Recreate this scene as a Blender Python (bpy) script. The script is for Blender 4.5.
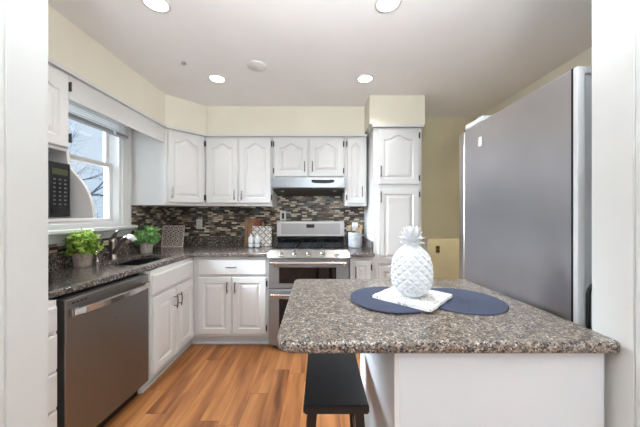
import bpy, bmesh, math, random
from mathutils import Vector, Matrix
PI = math.pi
random.seed(7)
for o in list(bpy.data.objects): bpy.data.objects.remove(o)
SC = bpy.context.scene
COL = SC.collection

# ------------------------------------------------------------------ camera, world, lights, exposure
cd = bpy.data.cameras.new('camera'); cam = bpy.data.objects.new('camera', cd); COL.objects.link(cam)
cam.location = (0, 0, 1.29); cam.rotation_euler = (PI/2, 0, 0)
cd.sensor_width = 36; cd.lens = 262*36/640; cd.clip_start = .02
SC.camera = cam
SC.view_settings.view_transform = 'Standard'; SC.view_settings.look = 'None'
SC.view_settings.gamma = 1; SC.view_settings.use_curve_mapping = False
SC.view_settings.exposure = 0.0

def lin(c):
    return tuple(((v/255)/12.92 if v/255 <= .04045 else ((v/255+.055)/1.055)**2.4) for v in c)

W = bpy.data.worlds.new('sky'); SC.world = W; W.use_nodes = True
nt = W.node_tree; nt.nodes.clear()
out = nt.nodes.new('ShaderNodeOutputWorld'); bg = nt.nodes.new('ShaderNodeBackground')
tc = nt.nodes.new('ShaderNodeTexCoord'); sep = nt.nodes.new('ShaderNodeSeparateXYZ')
rmp = nt.nodes.new('ShaderNodeValToRGB'); nz = nt.nodes.new('ShaderNodeTexNoise')
mix = nt.nodes.new('ShaderNodeMix'); mix.data_type = 'RGBA'; r2 = nt.nodes.new('ShaderNodeValToRGB')
nt.links.new(tc.outputs['Generated'], sep.inputs[0]); nt.links.new(sep.outputs[2], rmp.inputs[0])
rmp.color_ramp.elements[0].position = 0.0; rmp.color_ramp.elements[0].color = (*lin((214, 232, 246)), 1)
rmp.color_ramp.elements[1].position = .55; rmp.color_ramp.elements[1].color = (*lin((166, 205, 242)), 1)
nz.inputs['Scale'].default_value = 4; nt.links.new(tc.outputs['Generated'], nz.inputs['Vector'])
r2.color_ramp.elements[0].position = .48; r2.color_ramp.elements[1].position = .7
nt.links.new(nz.outputs['Fac'], r2.inputs[0]); nt.links.new(r2.outputs[0], mix.inputs[0])
nt.links.new(rmp.outputs[0], mix.inputs[6]); mix.inputs[7].default_value = (.86, .92, .97, 1)
nt.links.new(mix.outputs[2], bg.inputs[0]); bg.inputs[1].default_value = 1.0
nt.links.new(bg.outputs[0], out.inputs[0])

def light(name, kind, loc, rot, energy, col=(1, 1, 1), **k):
    l = bpy.data.lights.new(name, kind); l.energy = energy; l.color = col
    for a, v in k.items(): setattr(l, a, v)
    o = bpy.data.objects.new(name, l); COL.objects.link(o); o.location = loc; o.rotation_euler = rot
    return o
# soft daylight that comes in at the kitchen window on the left
sd = Vector((1, .05, -.42)).normalized()
sun = light('daylight', 'SUN', (-4, 2, 4), sd.to_track_quat('-Z', 'Y').to_euler(), 62.0, (.84, .92, 1), angle=math.radians(50))
# unseen fill light added behind the camera, through an opening made for it
light('rear_fill', 'AREA', (0, -2.5, 1.55), (PI/2, 0, 0), 6, (.88, .95, 1), shape='RECTANGLE', size=2.6, size_y=1.6)
# unseen fill lights added near the camera, aimed up to brighten the ceiling
light('ceiling_bounce_fill', 'AREA', (.1, -.9, 1.35), (PI, 0, 0), 92, (.84, .93, 1), shape='DISK', size=.6)
light('raised_fill', 'AREA', (.1, .3, 1.95), Vector((0, .5, 1)).to_track_quat('-Z', 'Y').to_euler(), 26, (.84, .93, 1), shape='DISK', size=.4)  # second added fill, out of view above the camera
# unseen fill light added to brighten the stairwell behind the back wall
light('stair_fill', 'AREA', (1.5, 3.5, 2.40), (0, 0, 0), 24, (.95, .98, 1), shape='DISK', size=.2)
CEIL_LAMPS = [(-.868, 2.21), (.38, 2.21), (-.886, 1.415), (.367, 1.415)]
LAMP_W = 3.7

# ------------------------------------------------------------------ materials
def mat(name, rgb, rough=.5, metal=0, **k):
    m = bpy.data.materials.new(name); m.use_nodes = True
    p = m.node_tree.nodes['Principled BSDF']
    p.inputs['Base Color'].default_value = (*lin(rgb), 1)
    p.inputs['Roughness'].default_value = rough; p.inputs['Metallic'].default_value = metal
    for a, v in k.items(): p.inputs[a].default_value = v
    return m
def P(m): return m.node_tree.nodes['Principled BSDF']
def nd(m, t, **k):
    n = m.node_tree.nodes.new(t)
    for a, v in k.items(): setattr(n, a, v)
    return n
def lk(m, a, b): m.node_tree.links.new(a, b)
def ocoord(m, scale=(1, 1, 1)):
    t = nd(m, 'ShaderNodeTexCoord'); mp = nd(m, 'ShaderNodeMapping'); mp.inputs['Scale'].default_value = scale
    lk(m, t.outputs['Object'], mp.inputs[0]); return mp.outputs[0]
def ramp(m, stops, interp='LINEAR'):
    r = nd(m, 'ShaderNodeValToRGB'); cr = r.color_ramp; cr.interpolation = interp
    while len(cr.elements) < len(stops): cr.elements.new(.5)
    for e, (p, c) in zip(cr.elements, stops): e.position = p; e.color = (*lin(c), 1)
    return r
def mathn(m, op, a, b=None):
    n = nd(m, 'ShaderNodeMath', operation=op)
    for i, v in enumerate((a, b)):
        if v is None: continue
        if isinstance(v, (int, float)): n.inputs[i].default_value = v
        else: lk(m, v, n.inputs[i])
    return n.outputs[0]
def bump(m, h, strength=.2, dist=.002):
    b = nd(m, 'ShaderNodeBump'); b.inputs['Strength'].default_value = strength; b.inputs['Distance'].default_value = dist
    lk(m, h, b.inputs['Height']); lk(m, b.outputs[0], P(m).inputs['Normal'])
def subtle(name, rgb, rough=.5, amt=5, scale=3, metal=0, **k):
    m = mat(name, rgb, rough, metal, **k)
    n = nd(m, 'ShaderNodeTexNoise'); n.inputs['Scale'].default_value = scale; lk(m, ocoord(m), n.inputs['Vector'])
    r = ramp(m, [(.3, tuple(max(0, c-amt) for c in rgb)), (.7, tuple(min(255, c+amt) for c in rgb))])
    lk(m, n.outputs['Fac'], r.inputs[0]); lk(m, r.outputs[0], P(m).inputs['Base Color'])
    return m

M = {}
M['white'] = subtle('white_paint', (216, 215, 213), .42, 2)
M['jamb'] = subtle('jamb_paint', (214, 214, 211), .55, 2)
M['toe'] = subtle('shade_tinted_white', (214, 217, 222), .5, 3)  # white paint with the bluish shade of the toe space put into its colour
M['ceil'] = subtle('ceiling_paint', (236, 234, 232), .9, 2)
M['cream'] = subtle('cream_wall_paint', (228, 221, 203), .85, 3)
M['olive'] = subtle('stair_wall_paint', (202, 192, 160), .85, 4)
M['island'] = subtle('island_panel_paint', (218, 222, 225), .5, 2)
M['black'] = mat('black_plastic', (22, 22, 24), .25)
M['blackmatte'] = mat('black_iron', (20, 20, 21), .55)
M['glassblack'] = mat('black_glass', (12, 15, 18), .06)
M['nickel'] = mat('dark_nickel', (120, 116, 112), .32, 1)
M['hinge'] = mat('hinge_metal', (70, 68, 66), .4, 1)
M['chrome'] = mat('brushed_chrome', (196, 190, 184), .2, 1)
M['filtergrey'] = mat('filter_grey', (74, 70, 68), .45, .6)
M['faucetmetal'] = mat('brushed_nickel', (150, 143, 136), .28, 1)
M['stoolblack'] = subtle('black_stool_lacquer', (24, 26, 29), .28, 4, 6)
M['sprayhead'] = mat('pale_spray_head', (226, 226, 224), .3)
M['pineapple'] = mat('white_ceramic', (224, 226, 228), .35)
M['bottle'] = mat('white_bottle_glass', (236, 238, 240), .25)
M['outlet'] = mat('outlet_plastic', (226, 222, 214), .4)
M['outletbrown'] = mat('brown_outlet_plastic', (112, 82, 44), .5)
M['lcd'] = mat('lcd_green', (70, 72, 44), .3)
M['key'] = mat('keypad_grey', (84, 84, 86), .5)
M['fridge_white'] = mat('appliance_edge', (205, 206, 206), .4)
M['wirecoat'] = mat('black_hose', (26, 28, 30), .4)
M['sensorgrey'] = mat('sensor_grey', (150, 148, 146), .5)
M['vent'] = mat('vent_white', (214, 212, 206), .6)
M['bark'] = subtle('bark', (74, 78, 88), .95, 8, 6)
M['grass'] = subtle('winter_grass', (46, 48, 40), .95, 6, 2)
M['leather'] = mat('dark_leather', (40, 30, 26), .6)
M['blind'] = mat('blind_white', (232, 236, 240), .5)
M['blindrail'] = mat('blind_rail_grey', (140, 140, 142), .5)
M['oak'] = subtle('utensil_wood', (160, 134, 102), .5, 10, 14)

def steel(name, rgb, rough=.3, stretch=(2, 2, 220), bs=.08):
    m = mat(name, rgb, rough, 1)
    n = nd(m, 'ShaderNodeTexNoise'); n.inputs['Scale'].default_value = 1; n.inputs['Detail'].default_value = 3
    lk(m, ocoord(m, stretch), n.inputs['Vector'])
    r = ramp(m, [(.35, (int(255*(rough-.06)),)*3), (.65, (int(255*(rough+.08)),)*3)])
    mr = nd(m, 'ShaderNodeMapRange'); mr.inputs['To Min'].default_value = rough-.06; mr.inputs['To Max'].default_value = rough+.08
    lk(m, n.outputs['Fac'], mr.inputs['Value']); lk(m, mr.outputs[0], P(m).inputs['Roughness'])
    bump(m, n.outputs['Fac'], bs, .0006)
    return m
M['steel'] = steel('stainless_steel', (150, 152, 154), .34); P(M['steel']).inputs['Metallic'].default_value = .8
M['steeldark'] = steel('stainless_dishwasher', (140, 137, 135), .42, (220, 2, 2))
M['sinksteel'] = steel('sink_steel', (120, 122, 126), .3)
M['fridge'] = subtle('fridge_side_grey', (186, 184, 188), .33, 4, 3, 1.0)
M['fridgedoor'] = steel('fridge_door_steel', (172, 164, 156), .3, (2, 2, 2), .0)

# granite
m = mat('granite', (140, 130, 120), .16)
co = ocoord(m)
v1 = nd(m, 'ShaderNodeTexVoronoi'); v1.inputs['Scale'].default_value = 215; v1.inputs['Randomness'].default_value = 1
nzw = nd(m, 'ShaderNodeTexNoise'); nzw.inputs['Scale'].default_value = 60; lk(m, co, nzw.inputs['Vector'])
mx = nd(m, 'ShaderNodeMix', data_type='VECTOR'); mx.inputs[0].default_value = .012
lk(m, co, mx.inputs[4]); lk(m, nzw.outputs['Color'], mx.inputs[5]); lk(m, mx.outputs[1], v1.inputs['Vector'])
wn = nd(m, 'ShaderNodeSeparateColor'); lk(m, v1.outputs['Color'], wn.inputs[0])
r = ramp(m, [(0, (18, 19, 24)), (.13, (62, 60, 62)), (.26, (110, 100, 92)), (.44, (142, 128, 114)), (.68, (166, 150, 134)), (.85, (104, 106, 110)), (.94, (206, 200, 192))], 'CONSTANT')
lk(m, wn.outputs[0], r.inputs[0])
big = nd(m, 'ShaderNodeTexNoise'); big.inputs['Scale'].default_value = 38; big.inputs['Detail'].default_value = 4; lk(m, co, big.inputs['Vector'])
rb = ramp(m, [(.40, (130, 126, 124)), (.56, (255, 255, 255))])
lk(m, big.outputs['Fac'], rb.inputs[0])
mm = nd(m, 'ShaderNodeMix', data_type='RGBA', blend_type='MULTIPLY'); mm.inputs[0].default_value = .55
lk(m, r.outputs[0], mm.inputs[6]); lk(m, rb.outputs[0], mm.inputs[7]); lk(m, mm.outputs[2], P(m).inputs['Base Color'])
M['granite'] = m
# darker copy of the granite material, used on the wall counters
m2 = m.copy(); m2.name = 'granite_wall_counter'
for n in m2.node_tree.nodes:
    if n.type == 'VALTORGB' and len(n.color_ramp.elements) == 7:
        for e, c in zip(n.color_ramp.elements, [(16, 16, 20), (50, 48, 52), (84, 76, 72), (116, 104, 94), (142, 124, 106), (92, 96, 106), (204, 200, 196)]): e.color = (*lin(c), 1)
P(m2).inputs['Roughness'].default_value = .26; P(m2).inputs['Specular IOR Level'].default_value = .6; P(m2).inputs['Coat Weight'].default_value = .5; P(m2).inputs['Coat Roughness'].default_value = .07
M['granite2'] = m2
for n in m2.node_tree.nodes:
    if n.type == 'TEX_VORONOI': n.inputs['Scale'].default_value = 205
P(M['granite']).inputs['Roughness'].default_value = .28; P(M['granite']).inputs['Specular IOR Level'].default_value = .55

# mosaic tile
m = mat('mosaic_tile', (110, 95, 80), .34)
t = nd(m, 'ShaderNodeTexCoord'); s = nd(m, 'ShaderNodeSeparateXYZ'); lk(m, t.outputs['Object'], s.inputs[0])
u = mathn(m, 'ADD', s.outputs[0], s.outputs[1]); tw, th = .062, .0205
row = mathn(m, 'FLOOR', mathn(m, 'DIVIDE', s.outputs[2], th))
wr = nd(m, 'ShaderNodeTexWhiteNoise', noise_dimensions='1D'); lk(m, row, wr.inputs['W'])
uu = mathn(m, 'ADD', mathn(m, 'DIVIDE', u, tw), mathn(m, 'MULTIPLY', wr.outputs['Value'], 5))
cl = mathn(m, 'FLOOR', uu)
cv = nd(m, 'ShaderNodeCombineXYZ'); lk(m, cl, cv.inputs[0]); lk(m, row, cv.inputs[1])
w2 = nd(m, 'ShaderNodeTexWhiteNoise', noise_dimensions='3D'); lk(m, cv.outputs[0], w2.inputs['Vector'])
r = ramp(m, [(0, (44, 30, 24)), (.18, (74, 54, 42)), (.32, (98, 84, 70)), (.44, (128, 112, 94)), (.54, (96, 102, 106)), (.63, (168, 148, 124)), (.74, (206, 188, 162)), (.86, (224, 210, 188)), (.94, (56, 48, 44))], 'CONSTANT')
lk(m, w2.outputs['Value'], r.inputs[0])
fu = mathn(m, 'FRACT', uu); fv = mathn(m, 'FRACT', mathn(m, 'DIVIDE', s.outputs[2], th))
gu = mathn(m, 'GREATER_THAN', mathn(m, 'ABSOLUTE', mathn(m, 'SUBTRACT', fu, .5)), .47)
gv = mathn(m, 'GREATER_THAN', mathn(m, 'ABSOLUTE', mathn(m, 'SUBTRACT', fv, .5)), .42)
g = mathn(m, 'MAXIMUM', gu, gv)
mm = nd(m, 'ShaderNodeMix', data_type='RGBA'); lk(m, g, mm.inputs[0]); lk(m, r.outputs[0], mm.inputs[6]); mm.inputs[7].default_value = (*lin((92, 86, 78)), 1)
lk(m, mm.outputs[2], P(m).inputs['Base Color'])
bump(m, mathn(m, 'SUBTRACT', 1, g), .5, .002)
M['mosaic'] = m

# plank floor (planks run away from the camera)
m = mat('wood_plank_floor', (170, 112, 66), .34)
t = nd(m, 'ShaderNodeTexCoord'); s = nd(m, 'ShaderNodeSeparateXYZ'); lk(m, t.outputs['Object'], s.inputs[0])
px_ = mathn(m, 'DIVIDE', s.outputs[0], .125); colm = mathn(m, 'FLOOR', px_)
wr = nd(m, 'ShaderNodeTexWhiteNoise', noise_dimensions='1D'); lk(m, colm, wr.inputs['W'])
py_ = mathn(m, 'ADD', mathn(m, 'DIVIDE', s.outputs[1], 1.1), wr.outputs['Value']); rw = mathn(m, 'FLOOR', py_)
cv = nd(m, 'ShaderNodeCombineXYZ'); lk(m, colm, cv.inputs[0]); lk(m, rw, cv.inputs[1])
w2 = nd(m, 'ShaderNodeTexWhiteNoise', noise_dimensions='3D'); lk(m, cv.outputs[0], w2.inputs['Vector'])
cx = nd(m, 'ShaderNodeCombineXYZ'); lk(m, mathn(m, 'MULTIPLY', s.outputs[0], 16), cx.inputs[0]); lk(m, mathn(m, 'MULTIPLY', s.outputs[1], 1.6), cx.inputs[1]); lk(m, mathn(m, 'MULTIPLY', w2.outputs['Value'], 37), cx.inputs[2])
gr = nd(m, 'ShaderNodeTexNoise'); gr.inputs['Scale'].default_value = 1; gr.inputs['Detail'].default_value = 6; gr.inputs['Distortion'].default_value = .6; lk(m, cx.outputs[0], gr.inputs['Vector'])
r = ramp(m, [(.25, (98, 62, 40)), (.40, (146, 92, 54)), (.56, (184, 124, 74)), (.74, (206, 150, 98))])
mixv = mathn(m, 'ADD', mathn(m, 'MULTIPLY', gr.outputs['Fac'], .8), mathn(m, 'MULTIPLY', w2.outputs['Value'], .22))
st = nd(m, 'ShaderNodeTexNoise'); st.inputs['Scale'].default_value = .32; st.inputs['Detail'].default_value = 3; lk(m, cx.outputs[0], st.inputs['Vector'])
mixv = mathn(m, 'ADD', mathn(m, 'MULTIPLY', mixv, .75), mathn(m, 'SUBTRACT', mathn(m, 'MULTIPLY', st.outputs['Fac'], .9), .32))
lk(m, mixv, r.inputs[0])
ju = mathn(m, 'GREATER_THAN', mathn(m, 'ABSOLUTE', mathn(m, 'SUBTRACT', mathn(m, 'FRACT', px_), .5)), .487)
jv = mathn(m, 'GREATER_THAN', mathn(m, 'ABSOLUTE', mathn(m, 'SUBTRACT', mathn(m, 'FRACT', py_), .5)), .498)
j = mathn(m, 'MAXIMUM', ju, jv)
mm = nd(m, 'ShaderNodeMix', data_type='RGBA'); lk(m, mathn(m, 'MULTIPLY', j, .55), mm.inputs[0]); lk(m, r.outputs[0], mm.inputs[6]); mm.inputs[7].default_value = (*lin((84, 52, 30)), 1)
lk(m, mm.outputs[2], P(m).inputs['Base Color'])
M['floor'] = m

# woven navy placemat (concentric weave)
m = mat('navy_weave', (54, 62, 86), .75)
t = nd(m, 'ShaderNodeTexCoord'); wv = nd(m, 'ShaderNodeTexWave', wave_type='RINGS', rings_direction='Z'); wv.inputs['Scale'].default_value = 55
lk(m, t.outputs['Object'], wv.inputs['Vector'])
r = ramp(m, [(0, (40, 47, 68)), (1, (66, 75, 98))]); lk(m, wv.outputs['Fac'], r.inputs[0]); lk(m, r.outputs[0], P(m).inputs['Base Color']); bump(m, wv.outputs['Fac'], .4, .001)
M['navy'] = m

def spotted(name, a, b, scale, lo, hi, rough=.5):
    m = mat(name, a, rough); n = nd(m, 'ShaderNodeTexNoise'); n.inputs['Scale'].default_value = scale; n.inputs['Detail'].default_value = 3
    lk(m, ocoord(m), n.inputs['Vector']); r = ramp(m, [(lo, a), (hi, b)]); lk(m, n.outputs['Fac'], r.inputs[0]); lk(m, r.outputs[0], P(m).inputs['Base Color'])
    bump(m, n.outputs['Fac'], .3, .002); return m
M['carvedwhite'] = spotted('distressed_white', (242, 240, 236), (176, 172, 170), 75, .50, .66)
M['concrete'] = spotted('concrete_pot', (176, 162, 150), (150, 136, 124), 60, .4, .6, .8)
M['concrete2'] = spotted('whitewashed_pot', (196, 188, 180), (164, 152, 146), 60, .4, .6, .8)
M['crock'] = spotted('stoneware_crock', (204, 206, 210), (188, 190, 196), 30, .4, .6, .4)
M['trivet'] = mat('pink_beige_wood', (232, 214, 202), .6)
M['trivetback'] = mat('dark_gap', (26, 20, 19), .8)
M['board'] = None
m = mat('walnut_board', (164, 122, 86), .5)
n = nd(m, 'ShaderNodeTexNoise'); n.inputs['Scale'].default_value = 1; n.inputs['Detail'].default_value = 4; lk(m, ocoord(m, (60, 60, 5)), n.inputs['Vector'])
r = ramp(m, [(.3, (128, 88, 60)), (.7, (188, 146, 108))]); lk(m, n.outputs['Fac'], r.inputs[0]); lk(m, r.outputs[0], P(m).inputs['Base Color'])
M['board'] = m
M['board2'] = subtle('reddish_wood', (140, 78, 54), .5, 10, 12)
m = mat('patterned_tile', (230, 226, 220), .35)
t = nd(m, 'ShaderNodeTexCoord'); s = nd(m, 'ShaderNodeSeparateXYZ'); lk(m, t.outputs['Object'], s.inputs[0])
a = mathn(m, 'MULTIPLY', s.outputs[0], 2*PI/.072); b = mathn(m, 'MULTIPLY', s.outputs[2], 2*PI/.072)
f1 = mathn(m, 'MULTIPLY', mathn(m, 'SINE', a), mathn(m, 'SINE', b))
f2 = mathn(m, 'COSINE', mathn(m, 'ADD', mathn(m, 'MULTIPLY', a, 2), mathn(m, 'MULTIPLY', mathn(m, 'SINE', b), 2.4)))
f = mathn(m, 'ADD', f1, mathn(m, 'MULTIPLY', f2, .6))
r = ramp(m, [(0, (232, 228, 222)), (.52, (44, 42, 46)), (.80, (196, 180, 168))], 'CONSTANT')
lk(m, mathn(m, 'ADD', mathn(m, 'MULTIPLY', f, .5), .42), r.inputs[0]); lk(m, r.outputs[0], P(m).inputs['Base Color'])
M['pattern'] = m
def leafmat(name, a, b):
    m = mat(name, a, .5); n = nd(m, 'ShaderNodeTexNoise'); n.inputs['Scale'].default_value = 35; lk(m, ocoord(m), n.inputs['Vector'])
    r = ramp(m, [(.35, a), (.65, b)]); lk(m, n.outputs['Fac'], r.inputs[0]); lk(m, r.outputs[0], P(m).inputs['Base Color']); return m
M['leafy'] = leafmat('leaf_yellow_green', (84, 138, 46), (196, 216, 98))
M['leafg'] = leafmat('leaf_mid_green', (78, 150, 76), (176, 218, 140))
M['soil'] = mat('soil', (60, 48, 40), .9)
m = bpy.data.materials.new('lamp_glow'); m.use_nodes = True; nt = m.node_tree; nt.nodes.clear()
e = nt.nodes.new('ShaderNodeEmission'); o_ = nt.nodes.new('ShaderNodeOutputMaterial'); e.inputs[0].default_value = (1, .96, .9, 1); e.inputs[1].default_value = 12
nt.links.new(e.outputs[0], o_.inputs[0]); M['glow'] = m
m = bpy.data.materials.new('window_glass'); m.use_nodes = True; nt = m.node_tree; nt.nodes.clear()
tr = nt.nodes.new('ShaderNodeBsdfTransparent'); gl = nt.nodes.new('ShaderNodeBsdfGlossy'); gl.inputs['Roughness'].default_value = .02
mi = nt.nodes.new('ShaderNodeMixShader'); o_ = nt.nodes.new('ShaderNodeOutputMaterial')
tr.inputs[0].default_value = (.97, .985, 1, 1)
mi.inputs[0].default_value = .04; nt.links.new(tr.outputs[0], mi.inputs[1]); nt.links.new(gl.outputs[0], mi.inputs[2]); nt.links.new(mi.outputs[0], o_.inputs[0])
M['glass'] = m

# ------------------------------------------------------------------ mesh helpers
class MB:
    def __init__(s): s.b = bmesh.new()
    def box(s, x0, x1, y0, y1, z0, z1, bev=0, seg=2, T=None):
        r = bmesh.ops.create_cube(s.b, size=1)
        vs = r['verts']
        for v in vs: v.co = Vector(((v.co.x+.5)*(x1-x0)+x0, (v.co.y+.5)*(y1-y0)+y0, (v.co.z+.5)*(z1-z0)+z0))
        if T is not None:
            for v in vs: v.co = T @ v.co
        if bev:
            es = {e for v in vs for e in v.link_edges}
            bmesh.ops.bevel(s.b, geom=list(es), offset=bev, segments=seg, affect='EDGES', profile=.5)
        return s
    def lathe(s, prof, c=(0, 0, 0), n=32, T=None, cap=True):
        rings = []
        for r, z in prof:
            rings.append([s.b.verts.new((c[0]+r*math.cos(2*PI*i/n), c[1]+r*math.sin(2*PI*i/n), c[2]+z)) for i in range(n)])
        for a, b in zip(rings, rings[1:]):
            for i in range(n): s.b.faces.new((a[i], a[(i+1) % n], b[(i+1) % n], b[i]))
        if cap:
            s.b.faces.new(rings[0][::-1]); s.b.faces.new(rings[-1])
        if T is not None:
            for r in rings:
                for v in r: v.co = T @ v.co
        return s
    def tube(s, pts, r, n=8, cap=True):
        pts = [Vector(p) for p in pts]; rs = r if isinstance(r, (list, tuple)) else [r]*len(pts)
        rings = []; up = None
        for i, p in enumerate(pts):
            d = (pts[min(i+1, len(pts)-1)]-pts[max(i-1, 0)]).normalized()
            if up is None: up = Vector((0, 0, 1)) if abs(d.z) < .9 else Vector((1, 0, 0))
            a = d.cross(up).normalized(); b_ = a.cross(d).normalized(); up = b_
            rings.append([s.b.verts.new(p+rs[i]*(a*math.cos(2*PI*k/n)+b_*math.sin(2*PI*k/n))) for k in range(n)])
        for a, b in zip(rings, rings[1:]):
            for k in range(n): s.b.faces.new((a[k], a[(k+1) % n], b[(k+1) % n], b[k]))
        if cap: s.b.faces.new(rings[0][::-1]); s.b.faces.new(rings[-1])
        return s
    def prism(s, poly, z0, z1, axis='z', bev=0):
        # poly of 2d points extruded; axis z: (x,y); axis y: (x,z); axis x: (y,z)
        f = {'z': lambda p, t: (p[0], p[1], t), 'y': lambda p, t: (p[0], t, p[1]), 'x': lambda p, t: (t, p[0], p[1])}[axis]
        a = [s.b.verts.new(f(p, z0)) for p in poly]; b = [s.b.verts.new(f(p, z1)) for p in poly]
        fs = [s.b.faces.new(a[::-1]), s.b.faces.new(b)]
        n = len(poly)
        for i in range(n): fs.append(s.b.faces.new((a[i], a[(i+1) % n], b[(i+1) % n], b[i])))
        if bev:
            es = set(fs[0].edges) | set(fs[1].edges)
            bmesh.ops.bevel(s.b, geom=list(es), offset=bev, segments=3, affect='EDGES', profile=.5)
        return s
def obj(name, mb, m, parent=None, loc=(0, 0, 0), rot=(0, 0, 0), smooth=False, **props):
    b = mb.b if isinstance(mb, MB) else mb
    bmesh.ops.recalc_face_normals(b, faces=b.faces)
    me = bpy.data.meshes.new(name); b.to_mesh(me); b.free()
    me.materials.append(M[m] if isinstance(m, str) else m)
    if smooth:
        me.polygons.foreach_set('use_smooth', [True]*len(me.polygons))
        me.update()
        if smooth == 'auto':
            bm2 = bmesh.new(); bm2.from_mesh(me)
            for e in bm2.edges:
                if len(e.link_faces) == 2 and e.calc_face_angle(0) > math.radians(35): e.smooth = False
            bm2.to_mesh(me); bm2.free()
    o = bpy.data.objects.new(name, me); COL.objects.link(o); o.location = loc; o.rotation_euler = rot
    if parent is not None: o.parent = parent
    for k, v in props.items(): o[k] = v
    return o
def thing(name, label, cat, loc=(0, 0, 0), rot=(0, 0, 0), group=None):
    o = bpy.data.objects.new(name, None); COL.objects.link(o); o.location = loc; o.rotation_euler = rot
    o.empty_display_size = .1
    o['label'] = label; o['category'] = cat
    if group: o['group'] = group
    return o
def tag(o, label, cat, group=None):
    o['label'] = label; o['category'] = cat
    if group: o['group'] = group
    return o
def struct(name, mb, m, **k): return obj(name, mb, m, kind='structure', **k)
def copy_tree(o, parent=None):
    c = o.copy(); COL.objects.link(c); c.parent = parent
    for ch in list(o.children): copy_tree(ch, c)
    return c

# ------------------------------------------------------------------ setting
XL, XR, YB, ZC = -1.80, 1.86, 3.11, 2.43
struct('floor', MB().box(-2.3, 2.3, -2.3, 4.6, -.05, 0), 'floor')
struct('ceiling', MB().box(-2.3, 2.3, -2.3, 4.6, ZC, ZC+.05), 'ceil')
# left wall with the window opening
WY0, WY1, WZ0, WZ1 = 1.60, 2.37, 1.20, 2.10
wl = MB()
wl.box(XL-.14, XL, .857, WY0, 0, ZC); wl.box(XL-.14, XL, WY1, YB, 0, ZC)
wl.box(XL-.14, XL, WY0, WY1, 0, WZ0); wl.box(XL-.14, XL, WY0, WY1, WZ1, ZC)
struct('wall_left', wl, 'jamb')
struct('wall_back', MB().box(XL-.14, 1.235, YB, YB+.12, 0, ZC).box(1.235, XR+.12, YB, YB+.12, .99, ZC), 'olive')
struct('wall_stair', MB().box(.9, 2.42, 3.92, 4.0, 0, ZC).box(2.30, 2.42, YB+.121, 3.92, 0, ZC), 'olive')  # second box is an unseen closure added to stop sky light leaking in
struct('wall_stair_sun_block', MB().box(.78, .9, YB+.1201, 3.92, 0, ZC), 'olive')  # unseen wall added to keep the sun off the stairwell
struct('wall_right', MB().box(XR, XR+.12, .857, YB-.0005, 0, ZC), 'cream')
struct('trim_1', MB().box(1.2355, 1.2795, YB-.004, YB+.12, .0, .9895), 'white')
# opening between dining room and kitchen: two jamb walls and header
JX, J0, J1 = .888, .743, .856
struct('wall_front', MB().box(-2.3, -JX, J0, J1, 0, ZC).box(JX, 2.3, J0, J1, 0, ZC), 'jamb')
struct('trim_2', MB().box(-.975, -.892, J0-.016, J0, 0, 2.17, .004), 'jamb')
struct('trim_3', MB().box(.892, .975, J0-.016, J0, 0, 2.17, .004), 'jamb')
# dining room shell behind the camera
dn = MB()
dn.box(-2.3, -1.4, -2.3, -2.2, 0, ZC); dn.box(1.4, 2.3, -2.3, -2.2, 0, ZC); dn.box(-1.4, 1.4, -2.3, -2.2, 0, .7); dn.box(-1.4, 1.4, -2.3, -2.2, 2.3, ZC)
struct('wall_rear', dn, 'jamb')
struct('wall_dining_left', MB().box(-2.3, -2.2, -2.2, J0, 0, ZC), 'jamb')
struct('wall_dining_right', MB().box(2.2, 2.3, -2.2, J0, 0, ZC), 'jamb')

# soffit above the wall cabinets
SX, SZ = -1.48, 2.13
sof = MB()
sof.prism([(XL, .857), (SX, .857), (SX, 2.50), (-1.205, 2.79), (.475, 2.79), (.475, YB), (XL, YB)], SZ, ZC)
struct('trim_4', sof, 'cream')
struct('trim_5', MB().prism([(.478, 2.53), (1.014, 2.53), (1.014, YB), (.478, YB)], 2.155, ZC), 'cream')
# moulding strip under the soffit
struct('trim_6', MB().prism([(XL, .857), (SX+.022, .857), (SX+.022, 2.492), (-1.20, 2.768), (.50, 2.768), (.50, YB), (XL, YB)], 2.108, 2.1299), 'white')
struct('trim_7', MB().box(.505, 1.002, 2.525, YB, 2.128, 2.1549), 'white')

# window in the left wall
win = MB()
gx = -1.875
win.box(XL-.14, XL, WY0, WY0+.02, WZ0, WZ1).box(XL-.14, XL, WY1-.02, WY1, WZ0, WZ1).box(XL-.14, XL, WY0+.02, WY1-.02, WZ0, WZ0+.015).box(XL-.14, XL, WY0+.02, WY1-.02, WZ1-.02, WZ1)
w0 = struct('window_1', win, 'white')
sa = MB()
for (z0, z1, x) in ((1.215, 1.735, gx), (1.70, 2.08, gx-.03)):
    sa.box(x-.013, x+.013, WY0+.02, WY0+.06, z0, z1, .002).box(x-.013, x+.013, WY1-.055, WY1-.02, z0, z1, .002)
    sa.box(x-.013, x+.013, WY0+.06, WY1-.055, z0, z0+.035, .002).box(x-.013, x+.013, WY0+.06, WY1-.055, z1-.035, z1, .002)
obj('sash', sa, 'white', w0)
obj('window_pane', MB().box(gx-.002, gx+.002, WY0+.055, WY1-.05, 1.245, 1.705).box(gx-.032, gx-.028, WY0+.055, WY1-.05, 1.73, 2.05), 'glass', w0)
cs = MB()
cs.box(XL+.0005, XL+.018, WY1, 2.44, 1.16, 2.19, .004).box(XL+.0005, XL+.026, 2.44, 2.468, 1.16, 2.19, .004)
cs.box(XL+.0005, XL+.008, WY1-.005, WY1+.012, 1.16, 2.19, .002)
obj('window_casing', cs, 'white', w0)
obj('window_sill', MB().box(-1.86, -1.735, 1.56, 2.50, 1.150, 1.178, .006), 'white', w0)
obj('window_apron', MB().box(XL+.0005, XL+.02, 1.56, 2.47, 1.085, 1.149, .004).box(XL+.0005, XL+.03, 1.56, 2.47, 1.125, 1.1495, .003), 'white', w0)

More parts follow.
